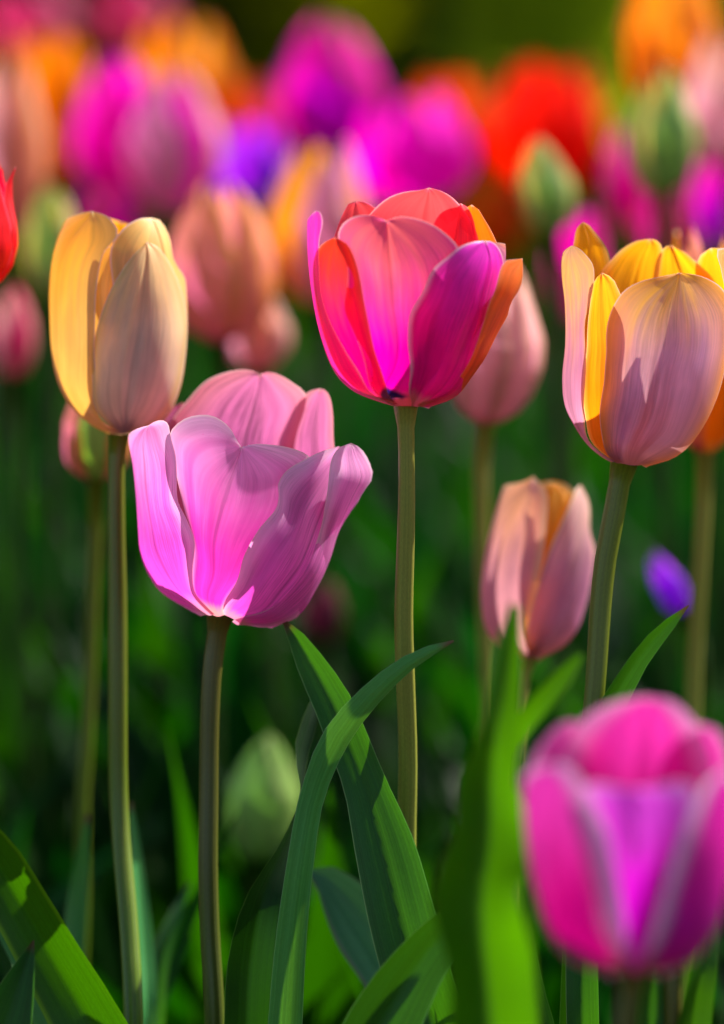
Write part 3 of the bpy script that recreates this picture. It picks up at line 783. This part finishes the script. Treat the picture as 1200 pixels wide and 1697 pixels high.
petal_trace(tF, DF, silF, dict(L=[(1040, 1612), (1000, 1608, 'b'), (930, 1540, 'b'), (900, 1430, 'b'), (890, 1340, 'b'), (880, 1295, 'b'), (873, 1280), (905, 1268)],
    M=[(1042, 1612), (960, 1570), (915, 1460), (903, 1360), (905, 1268)],
    R=[(1048, 1612), (1038, 1560), (1024, 1460), (1008, 1385), (980, 1325), (950, 1276), (928, 1266), (905, 1268)], layer=1.04), mF)
petal_trace(tF, DF, silF, dict(L=[(1045, 1613), (1020, 1540), (990, 1440), (970, 1360), (962, 1310), (985, 1298), (1020, 1303), (1055, 1308)],
    M=[(1054, 1613), (1055, 1530), (1056, 1440), (1056, 1370), (1055, 1308)],
    R=[(1062, 1613), (1090, 1540), (1125, 1440), (1148, 1350), (1150, 1305), (1125, 1294), (1090, 1302), (1055, 1308)], layer=0.97, flare=-0.004), mFc)
petal_trace(tF, DF, silF, dict(L=[(1060, 1613), (1078, 1555), (1100, 1480), (1122, 1405), (1148, 1340), (1172, 1296), (1200, 1272)],
    M=[(1064, 1613), (1130, 1570), (1178, 1460), (1198, 1360), (1200, 1272)],
    R=[(1070, 1612), (1110, 1606, 'b'), (1170, 1540, 'b'), (1200, 1430, 'b'), (1210, 1340, 'b'), (1214, 1290), (1200, 1272)], layer=1.04), mF)
petal_trace(tF, DF, silF, dict(back=True, L=[(1046, 1606), (930, 1480), (905, 1340), (935, 1240), (975, 1185), (1025, 1162), (1075, 1154)],
    M=[(1054, 1606), (1050, 1450), (1052, 1320), (1060, 1230), (1075, 1154)],
    R=[(1062, 1606), (1150, 1480), (1180, 1340), (1178, 1250), (1150, 1195), (1115, 1162), (1075, 1154)], layer=0.92, flare=-0.004), mF)
petal_trace(tF, DF, silF, dict(back=True, L=[(1042, 1608), (900, 1500), (872, 1340), (884, 1260), (912, 1215), (940, 1195), (965, 1200)],
    M=[(1046, 1608), (960, 1450), (940, 1340), (945, 1260), (965, 1200)],
    R=[(1050, 1608), (1020, 1450), (1010, 1340), (1010, 1260), (990, 1215), (965, 1200)], layer=0.98), mF)
petal_trace(tF, DF, silF, dict(back=True, L=[(1058, 1608), (1090, 1450), (1098, 1340), (1105, 1260), (1130, 1215), (1160, 1200)],
    M=[(1062, 1608), (1150, 1450), (1165, 1340), (1166, 1260), (1160, 1200)],
    R=[(1068, 1608), (1190, 1500), (1216, 1340), (1210, 1260), (1190, 1212), (1160, 1200)], layer=0.98), mF)
stem_px(tF, [(1054, 1606, DF, 24), (1048, 1630, DF, 18), (1034, 1697, DF, 18)], STEMB, baseF)

# ------------------------------------------------------------------ generic tulip, used for all blurred flowers
def tulip(box, Y, label, mats, closed=0.5, pointed=0.25, lean=(0.0, 0.0), turn=0.0, root_dx=0.0, leaves=2, name='tulip', cat='tulip',
          group=None, stem=None, res=(18, 11), leafmat=None, srad=0.0028, lh=None):
    x0, y0, x1, y1 = box
    basep = W((x0 + x1) / 2, y1, Y)
    topp = W((x0 + x1) / 2, y0, Y)
    H = (topp - basep).length
    R = (W(x1, (y0 + y1) / 2, Y) - W(x0, (y0 + y1) / 2, Y)).length / 2
    root = Vector((basep.x + root_dx, Y + rnd.uniform(-.02, .02), 0))
    t = thing(name, root, label, cat, group)
    ax = Vector((lean[0], lean[1], 1)).normalized()
    basep = basep - Vector((lean[0], 0, 0)) * H * 0.5
    e1 = ax.cross(Vector((0, 1, 0))).normalized(); e2 = ax.cross(e1).normalized()
    tip = 0.95 * (1 - closed) + 0.10
    prof = [(0, .10), (.04, .34), (.12, .64), (.25, .88), (.42, 1.0), (.6, .99), (.8, .5 * (.95 + .5 * tip) + .18), (.92, .4 + tip * .5), (1.0, tip)]
    for k in range(6):
        inner = k % 2
        phi = turn + k * math.pi / 3
        lay = 0.93 if inner else 1.0
        hh = H * (rnd.uniform(.92, 1.0) if not inner else rnd.uniform(.88, .98))
        wmax = rnd.uniform(0.62, 0.74) + max(0, closed - .7) * .6
        nr, nc = res
        verts, uvs, faces = [], [], []
        sd_ = rnd.random() * 60
        for i in range(nr):
            v = i / (nr - 1)
            rr = interp(prof, v)[0] * R * lay
            ww = wmax * (0.75 + 0.25 * math.sin(math.pi * min(1, v * 1.4)))
            if v > 0.5:
                ww *= max(0.0, 1 - ((v - 0.5) / 0.5) ** (2.4 - 1.1 * pointed)) ** (0.5 + 0.25 * pointed)
            for j in range(nc):
                q = 2 * j / (nc - 1) - 1
                a = phi + q * ww * (1.0 if rr > 0 else 1)
                r2 = rr * (1 - 0.06 * q * q) + 0.0012 * noise.noise(Vector((q + sd_, v * 3, 0)))
                z = hh * (v - 0.035 * math.sin(math.pi * v)) - hh * 0.03 * q * q * v
                verts.append(basep + e1 * (math.cos(a) * r2) + e2 * (math.sin(a) * r2) + ax * z)
                uvs.append((j / (nc - 1), v))
        for i in range(nr - 1):
            for j in range(nc - 1):
                a = i * nc + j
                # outward side is the front
                faces.append((a, a + nc, a + nc + 1, a + 1))
        mesh_obj('petal', verts, faces, mats[k % len(mats)], t, uvs)
    mid = basep.lerp(root, 0.5) + Vector((rnd.uniform(-.008, .008), rnd.uniform(-.008, .008), 0))
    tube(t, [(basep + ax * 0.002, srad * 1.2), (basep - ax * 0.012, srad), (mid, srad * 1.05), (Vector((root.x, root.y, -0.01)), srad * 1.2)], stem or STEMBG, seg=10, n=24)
    for k in range(leaves):
        az = rnd.uniform(0, 2 * math.pi)
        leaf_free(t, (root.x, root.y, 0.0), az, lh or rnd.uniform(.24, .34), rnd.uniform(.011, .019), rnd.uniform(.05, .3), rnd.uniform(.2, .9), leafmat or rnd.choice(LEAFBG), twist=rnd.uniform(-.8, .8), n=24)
    return t

PM = petal_mat
pinkorange = PM('pink_orange_petal', (176, 80, 140), (236, 150, 170), (252, 170, 70), (246, 160, 80), (240, 110, 170), trans_top=(250, 150, 130), tfac=0.45, edge_w=0.55, rib=0, base=(90, 20, 60))
orangein = PM('orange_yellow_petal', (226, 120, 60), (246, 160, 60), (252, 180, 90), (250, 160, 10), (255, 150, 20), trans_top=(255, 170, 10), tfac=0.55, rib=0)
palepink = PM('pale_pink_petal', (220, 140, 190), (240, 176, 200), (250, 214, 170), (240, 180, 160), (240, 150, 190), trans_top=(250, 190, 180), tfac=0.45, rib=0, base=(170, 90, 70), edge_w=0.5)
lilacpk = PM('lilac_petal', (180, 110, 160), (226, 180, 210), (240, 200, 190), (236, 160, 170), (236, 120, 190), tfac=0.42, rib=0)
magenta = PM('deep_magenta_petal', (190, 0, 120), (236, 0, 190), (240, 60, 200), (236, 0, 150), (255, 0, 190), tfac=0.62, rib=0, pspec=0.1)
hotmag = PM('neon_magenta_petal', (226, 0, 200), (246, 10, 214), (246, 50, 220), (246, 0, 190), (255, 0, 210), tfac=0.66, rib=0, pspec=0.1)
violet = PM('violet_petal', (160, 30, 214), (176, 80, 240), (210, 150, 240), (160, 60, 220), (200, 30, 255), tfac=0.6, rib=0, pspec=0.1)
purmag = PM('purple_magenta_petal', (110, 0, 170), (226, 0, 180), (246, 20, 190), (240, 0, 170), (170, 0, 220), trans_top=(255, 0, 170), tfac=0.6, rib=0, split=(0.4, 0.7), pspec=0.1)
redp = PM('red_petal', (220, 0, 20), (246, 30, 0), (250, 60, 10), (246, 20, 0), (255, 20, 0), tfac=0.62, rib=0, pspec=0.1)
orred = PM('orange_red_petal', (230, 50, 0), (246, 84, 0), (250, 110, 10), (250, 84, 0), (255, 70, 0), tfac=0.62, rib=0, pspec=0.1)
orange = PM('deep_orange_petal', (230, 90, 0), (250, 156, 0), (252, 170, 20), (250, 150, 0), (255, 140, 0), tfac=0.62, rib=0, pspec=0.1)
rose = PM('dusky_rose_petal', (180, 50, 100), (214, 70, 130), (226, 100, 140), (206, 70, 120), (240, 50, 120), tfac=0.45, rib=0, pspec=0.1)
greenb = PM('green_bud_petal', (70, 126, 50), (116, 160, 76), (196, 206, 120), (150, 180, 90), (140, 190, 50), base=(50, 100, 40), tfac=0.35, rib=0.05, edge_w=0.6)
greenc = PM('green_cream_petal', (80, 130, 60), (150, 170, 90), (236, 214, 140), (200, 200, 120), (230, 200, 80), base=(50, 100, 40), tfac=0.4, rib=0.05, edge_w=0.35)
palegreen = PM('pale_green_bud_petal', (120, 170, 86), (160, 200, 116), (180, 190, 120), (150, 180, 90), (120, 180, 60), base=(60, 110, 40), tfac=0.35, rib=0.12, edge_w=0.8)
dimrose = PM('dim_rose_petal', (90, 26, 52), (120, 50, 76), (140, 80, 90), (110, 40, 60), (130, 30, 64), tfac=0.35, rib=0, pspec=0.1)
crimson = PM('crimson_petal', (226, 10, 50), (240, 20, 60), (250, 110, 150), (240, 20, 40), (255, 10, 50), tfac=0.5, rib=0, edge_w=0.8)

# middle distance
tulip((102, 610, 222, 800), 1.13, 'green and pink tulip half hidden behind the closed cream tulip', [pinkorange, greenb], closed=.6, root_dx=.0, stem=STEM, leaves=2, turn=.5, lean=(.03, 0), srad=.0024)
tulip((735, 425, 900, 705), 1.17, 'pale peach tulip peeking out behind the hot pink centre tulip', [palepink], closed=.78, turn=1.3, lean=(.1, 0), stem=STEMY)
tulip((1090, 372, 1245, 755), 1.13, 'orange topped pink tulip behind the yellow and lilac tulip at the right edge', [pinkorange, orangein], closed=.35, turn=.9, root_dx=-.002, stem=STEMY, leaves=2)
tulip((268, 292, 462, 570), 1.30, 'dusky pink tulip with orange petal edges, behind and right of the closed cream tulip', [pinkorange], closed=.72, turn=1.4)
tulip((372, 480, 482, 618), 1.36, 'small salmon pink tulip just below the dusky pink one', [palepink, pinkorange], closed=.8, turn=.7)
tulip((438, 228, 620, 505), 1.45, 'lilac tulip with bright orange inside, left of the hot pink centre tulip', [lilacpk, orangein], closed=.5, turn=1.75, lean=(.05, 0))
tulip((-135, 256, 37, 490), 1.03, 'crimson tulip cut off by the left edge of the picture', [crimson], closed=.1, pointed=.0, turn=0, lean=(.02, 0), res=(24, 16))
tulip((42, 300, 140, 500), 1.42, 'green bud with a cream edge behind the closed cream tulip', [greenc, greenb], closed=.85, pointed=.8, turn=.4, name='tulip_bud', cat='tulip bud')
tulip((-20, 468, 62, 628), 1.38, 'dull pink tulip low at the left edge', [rose, palepink], closed=.8)
tulip((-70, 85, 84, 395), 1.52, 'tall peach pink tulip at the left edge above the crimson one', [pinkorange, palepink], closed=.6, turn=.2, lean=(.05, 0))
tulip((856, 222, 950, 392), 1.38, 'slim green bud leaning left between the red and the magenta tulips', [greenb, greenc], closed=.95, pointed=.5, lean=(-.14, 0), turn=1.75, name='tulip_bud', cat='tulip bud')
tulip((1036, 98, 1156, 330), 1.42, 'large green bud with a cream edge in front of the tall orange tulip', [greenb, greenc], closed=.92, pointed=.5, turn=1.85, name='tulip_bud', cat='tulip bud')
tulip((903, 340, 1012, 535), 1.48, 'magenta tulip behind the left side of the yellow and lilac tulip', [magenta], closed=.6, turn=.1)
tulip((1080, 903, 1130, 1018), 1.26, 'small violet bud low behind the yellow and lilac tulip', [violet], closed=.9, pointed=.6, lean=(-.5, 0), name='tulip_bud', cat='tulip bud', root_dx=.02)
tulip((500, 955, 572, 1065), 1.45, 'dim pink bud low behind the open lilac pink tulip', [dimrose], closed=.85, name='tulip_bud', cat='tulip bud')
tulip((376, 1205, 500, 1430), 1.24, 'fat pale green bud low beside the arching leaf', [palegreen], closed=1, pointed=.4, turn=1.57, name='tulip_bud', cat='tulip bud', root_dx=-.01, lean=(.1, 0))
# back rows
tulip((118, 80, 272, 335), 1.72, 'bright magenta tulip with a violet base, upper left', [magenta, hotmag], closed=.75, turn=1.5)
tulip((198, 105, 370, 355), 1.62, 'pink tulip with pale right side before the bright magenta one at upper left', [lilacpk, hotmag], closed=.85, turn=1.2)
tulip((8, 38, 168, 300), 1.92, 'orange tulip at the far upper left', [orange], closed=.4, turn=.3)
tulip((212, 22, 388, 230), 2.05, 'round golden orange tulip behind the pink ones at upper left', [orange, orangein], closed=.5, turn=.7)
tulip((-20, -30, 132, 78), 2.35, 'dusky rose tulip in the top left corner', [rose], closed=.5)
tulip((168, -40, 292, 62), 2.45, 'dusky rose tulip at the top edge left of centre', [rose], closed=.6)
tulip((345, 200, 480, 330), 1.86, 'violet blue tulip between the pink and the orange one, upper left of centre', [violet], closed=.3, turn=.4)
tulip((118, 305, 240, 430), 1.62, 'magenta pink tulip just visible above the closed cream tulip', [hotmag, rose], closed=.6)
tulip((455, 22, 640, 262), 1.78, 'tall tulip with magenta top and purple base at top centre', [purmag, magenta], closed=.8, turn=1.57)
tulip((572, 145, 785, 345), 1.72, 'neon magenta tulip right behind the hot pink centre tulip', [hotmag], closed=.45, turn=.6, lean=(-.12, 0))
tulip((672, 118, 826, 300), 2.10, 'orange red tulip left of the bright red one', [orred], closed=.55, turn=.3)
tulip((808, 90, 1000, 330), 2.00, 'bright red tulip in the back row right of centre', [redp], closed=.45, turn=.8)
tulip((752, 275, 872, 430), 1.98, 'brownish orange tulip below the orange red one', [orred, orange], closed=.6)
tulip((1030, -90, 1192, 210), 1.60, 'tall yellow orange tulip at the top right corner', [orangein, orange], closed=.55, turn=1.57)
tulip((1130, 40, 1290, 280), 1.56, 'tall pale pink tulip at the right edge above the magenta one', [palepink], closed=.5, turn=.5)
tulip((1004, 195, 1070, 385), 1.74, 'narrow magenta tulip left of the large green bud', [magenta], closed=.7)
tulip((1145, 235, 1260, 420), 1.66, 'purple magenta tulip at the right edge below the pale pink one', [magenta, purmag], closed=.5)
tulip((1060, 290, 1150, 440), 1.80, 'pink tulip under the large green bud', [rose, magenta], closed=.6)
tulip((378, 130, 450, 260), 2.20, 'small dark red tulip in the gap left of top centre', [orred], closed=.7)
tulip((425, 120, 500, 290), 1.95, 'dusky pink tulip in the shade left of the tall purple one', [rose], closed=.7)

# ------------------------------------------------------------------ leaf-only plants near the lens
def plant(base, label, group=None):
    return thing('tulip_plant', base, label, 'tulip plant', group)
b0 = Vector((P(800, 1697, .83).x, .79, 0))
pl = plant(b0, 'bright green blurred leaves rising in the foreground left of the magenta tulip')
leaf_px(pl, [(815, 1760, .83, 74, 0), (803, 1610, .835, 66, 8), (798, 1500, .84, 76, -12), (808, 1400, .845, 66, 10), (815, 1300, .85, 46, -12), (822, 1200, .85, 32, 12), (838, 1100, .855, 24, 0), (853, 1003, .86, 8, 0)], LEAFY, root=b0, fold=1.0, wave=0.4)
leaf_px(pl, [(870, 1720, .86, 22, 40), (866, 1600, .86, 18, 30), (866, 1450, .86, 24, 50), (860, 1340, .86, 16, 60), (862, 1270, .86, 10, 40), (868, 1230, .865, 2, 0)], LEAFY, root=b0, fold=0.6, wave=0.3)
leaf_px(pl, [(820, 1500, .88, 12, 0), (826, 1350, .88, 13, 0), (845, 1235, .875, 15, 0), (890, 1170, .87, 18, 10), (930, 1125, .87, 16, 10), (964, 1085, .87, 4, 0)], LEAFY, root=b0, fold=0.4)
b0 = Vector((P(640, 1697, .95).x, .91, 0))
pl = plant(b0, 'broad dark green leaf curving out at the bottom edge right of centre')
leaf_px(pl, [(610, 1760, .955, 62, 0), (655, 1660, .955, 56, 0), (700, 1590, .955, 44, 0), (748, 1535, .955, 34, 0), (800, 1490, .955, 22, 0), (850, 1465, .955, 4, 0)], LEAF, root=b0, fold=0.35)
b0 = Vector((P(640, 1697, 1.07).x, 1.03, 0))
pl = plant(b0, 'blue green curled leaf with a purple edge under the broad leaf in the centre')
mlp = leaf_mat('leaf_purple_edge', (60, 120, 92), (90, 140, 116), (80, 130, 60), edge=(140, 96, 120), rough=0.28, edge_w=0.85)
leaf_px(pl, [(680, 1690, 1.06, 40, 0), (650, 1600, 1.06, 50, -10), (612, 1530, 1.06, 56, -10), (570, 1480, 1.06, 40, -10), (535, 1450, 1.06, 20, 0), (512, 1442, 1.06, 2, 0)], mlp, root=b0, fold=0.8)
b0 = Vector((P(150, 1697, .98).x, .94, 0))
pl = plant(b0, 'long arching green leaf with a bright rim at the lower left')
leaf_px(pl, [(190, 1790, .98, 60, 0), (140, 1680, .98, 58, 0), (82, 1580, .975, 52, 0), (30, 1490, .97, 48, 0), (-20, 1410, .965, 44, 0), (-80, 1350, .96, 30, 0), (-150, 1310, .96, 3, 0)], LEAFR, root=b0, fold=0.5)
b0 = Vector((P(10, 1697, .97).x, .93, 0))
pl = plant(b0, 'dark upright leaf tip in the bottom left corner')
leaf_px(pl, [(-40, 1800, .965, 56, 0), (0, 1720, .965, 50, 0), (22, 1660, .965, 36, 0), (42, 1600, .965, 17, 0), (56, 1558, .965, 1, 0)], LEAF, root=b0, fold=0.3)
b0 = Vector((P(90, 1697, 1.03).x, 1.0, 0))
pl = plant(b0, 'blue green leaves crossing behind the bright rimmed leaf at the lower left')
leaf_px(pl, [(100, 1760, 1.03, 30, 0), (70, 1660, 1.03, 26, 20), (30, 1580, 1.03, 18, 20), (-10, 1530, 1.03, 3, 0)], LEAFB, root=b0)
leaf_px(pl, [(120, 1700, 1.08, 18, 0), (118, 1600, 1.09, 20, 20), (128, 1480, 1.1, 16, 20), (146, 1350, 1.1, 3, 0)], LEAFB, root=b0)
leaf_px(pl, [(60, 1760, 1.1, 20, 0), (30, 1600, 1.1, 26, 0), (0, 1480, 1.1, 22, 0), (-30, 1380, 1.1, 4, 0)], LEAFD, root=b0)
b0 = Vector((P(1120, 1697, .93).x, .9, 0))
pl = plant(b0, 'yellow green leaves and brown stem under the magenta foreground tulip')
leaf_px(pl, [(1140, 1760, .93, 30, 0), (1150, 1680, .93, 30, 20), (1165, 1600, .93, 24, 30), (1178, 1530, .935, 14, 30), (1182, 1480, .94, 2, 0)], LEAFY, root=b0)
leaf_px(pl, [(1080, 1760, .93, 26, 0), (1075, 1680, .93, 28, 20), (1085, 1600, .93, 24, 30), (1098, 1520, .935, 10, 30), (1100, 1480, .94, 2, 0)], LEAF, root=b0)
tube(pl, [(P(1112, 1560, .93), .0022), (P(1116, 1697, .93), .0024), (b0, .003)], STEMB)

# ------------------------------------------------------------------ rows of leafy tulip plants filling the bed
GRP = 'leafy tulip plants filling the shaded bed'
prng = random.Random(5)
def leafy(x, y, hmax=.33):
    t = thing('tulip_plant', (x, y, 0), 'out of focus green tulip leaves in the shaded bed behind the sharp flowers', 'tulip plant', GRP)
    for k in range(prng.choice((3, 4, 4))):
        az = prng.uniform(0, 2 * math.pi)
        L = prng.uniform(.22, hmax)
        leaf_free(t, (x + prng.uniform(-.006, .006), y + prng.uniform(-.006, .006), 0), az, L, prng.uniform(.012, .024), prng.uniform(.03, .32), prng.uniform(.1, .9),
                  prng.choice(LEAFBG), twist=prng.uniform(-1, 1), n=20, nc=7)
Y = 1.18
while Y < 3.3:
    hw = 0.115 * Y + 0.05
    step = 0.062 if Y < 2 else 0.09
    x = -hw + prng.uniform(0, step)
    while x < hw + 0.12:
        leafy(x + prng.uniform(-.02, .02), Y + prng.uniform(-.03, .03), hmax=.36 if Y > 1.35 else .33)
        x += step
    Y += 0.075 if Y < 2 else 0.14
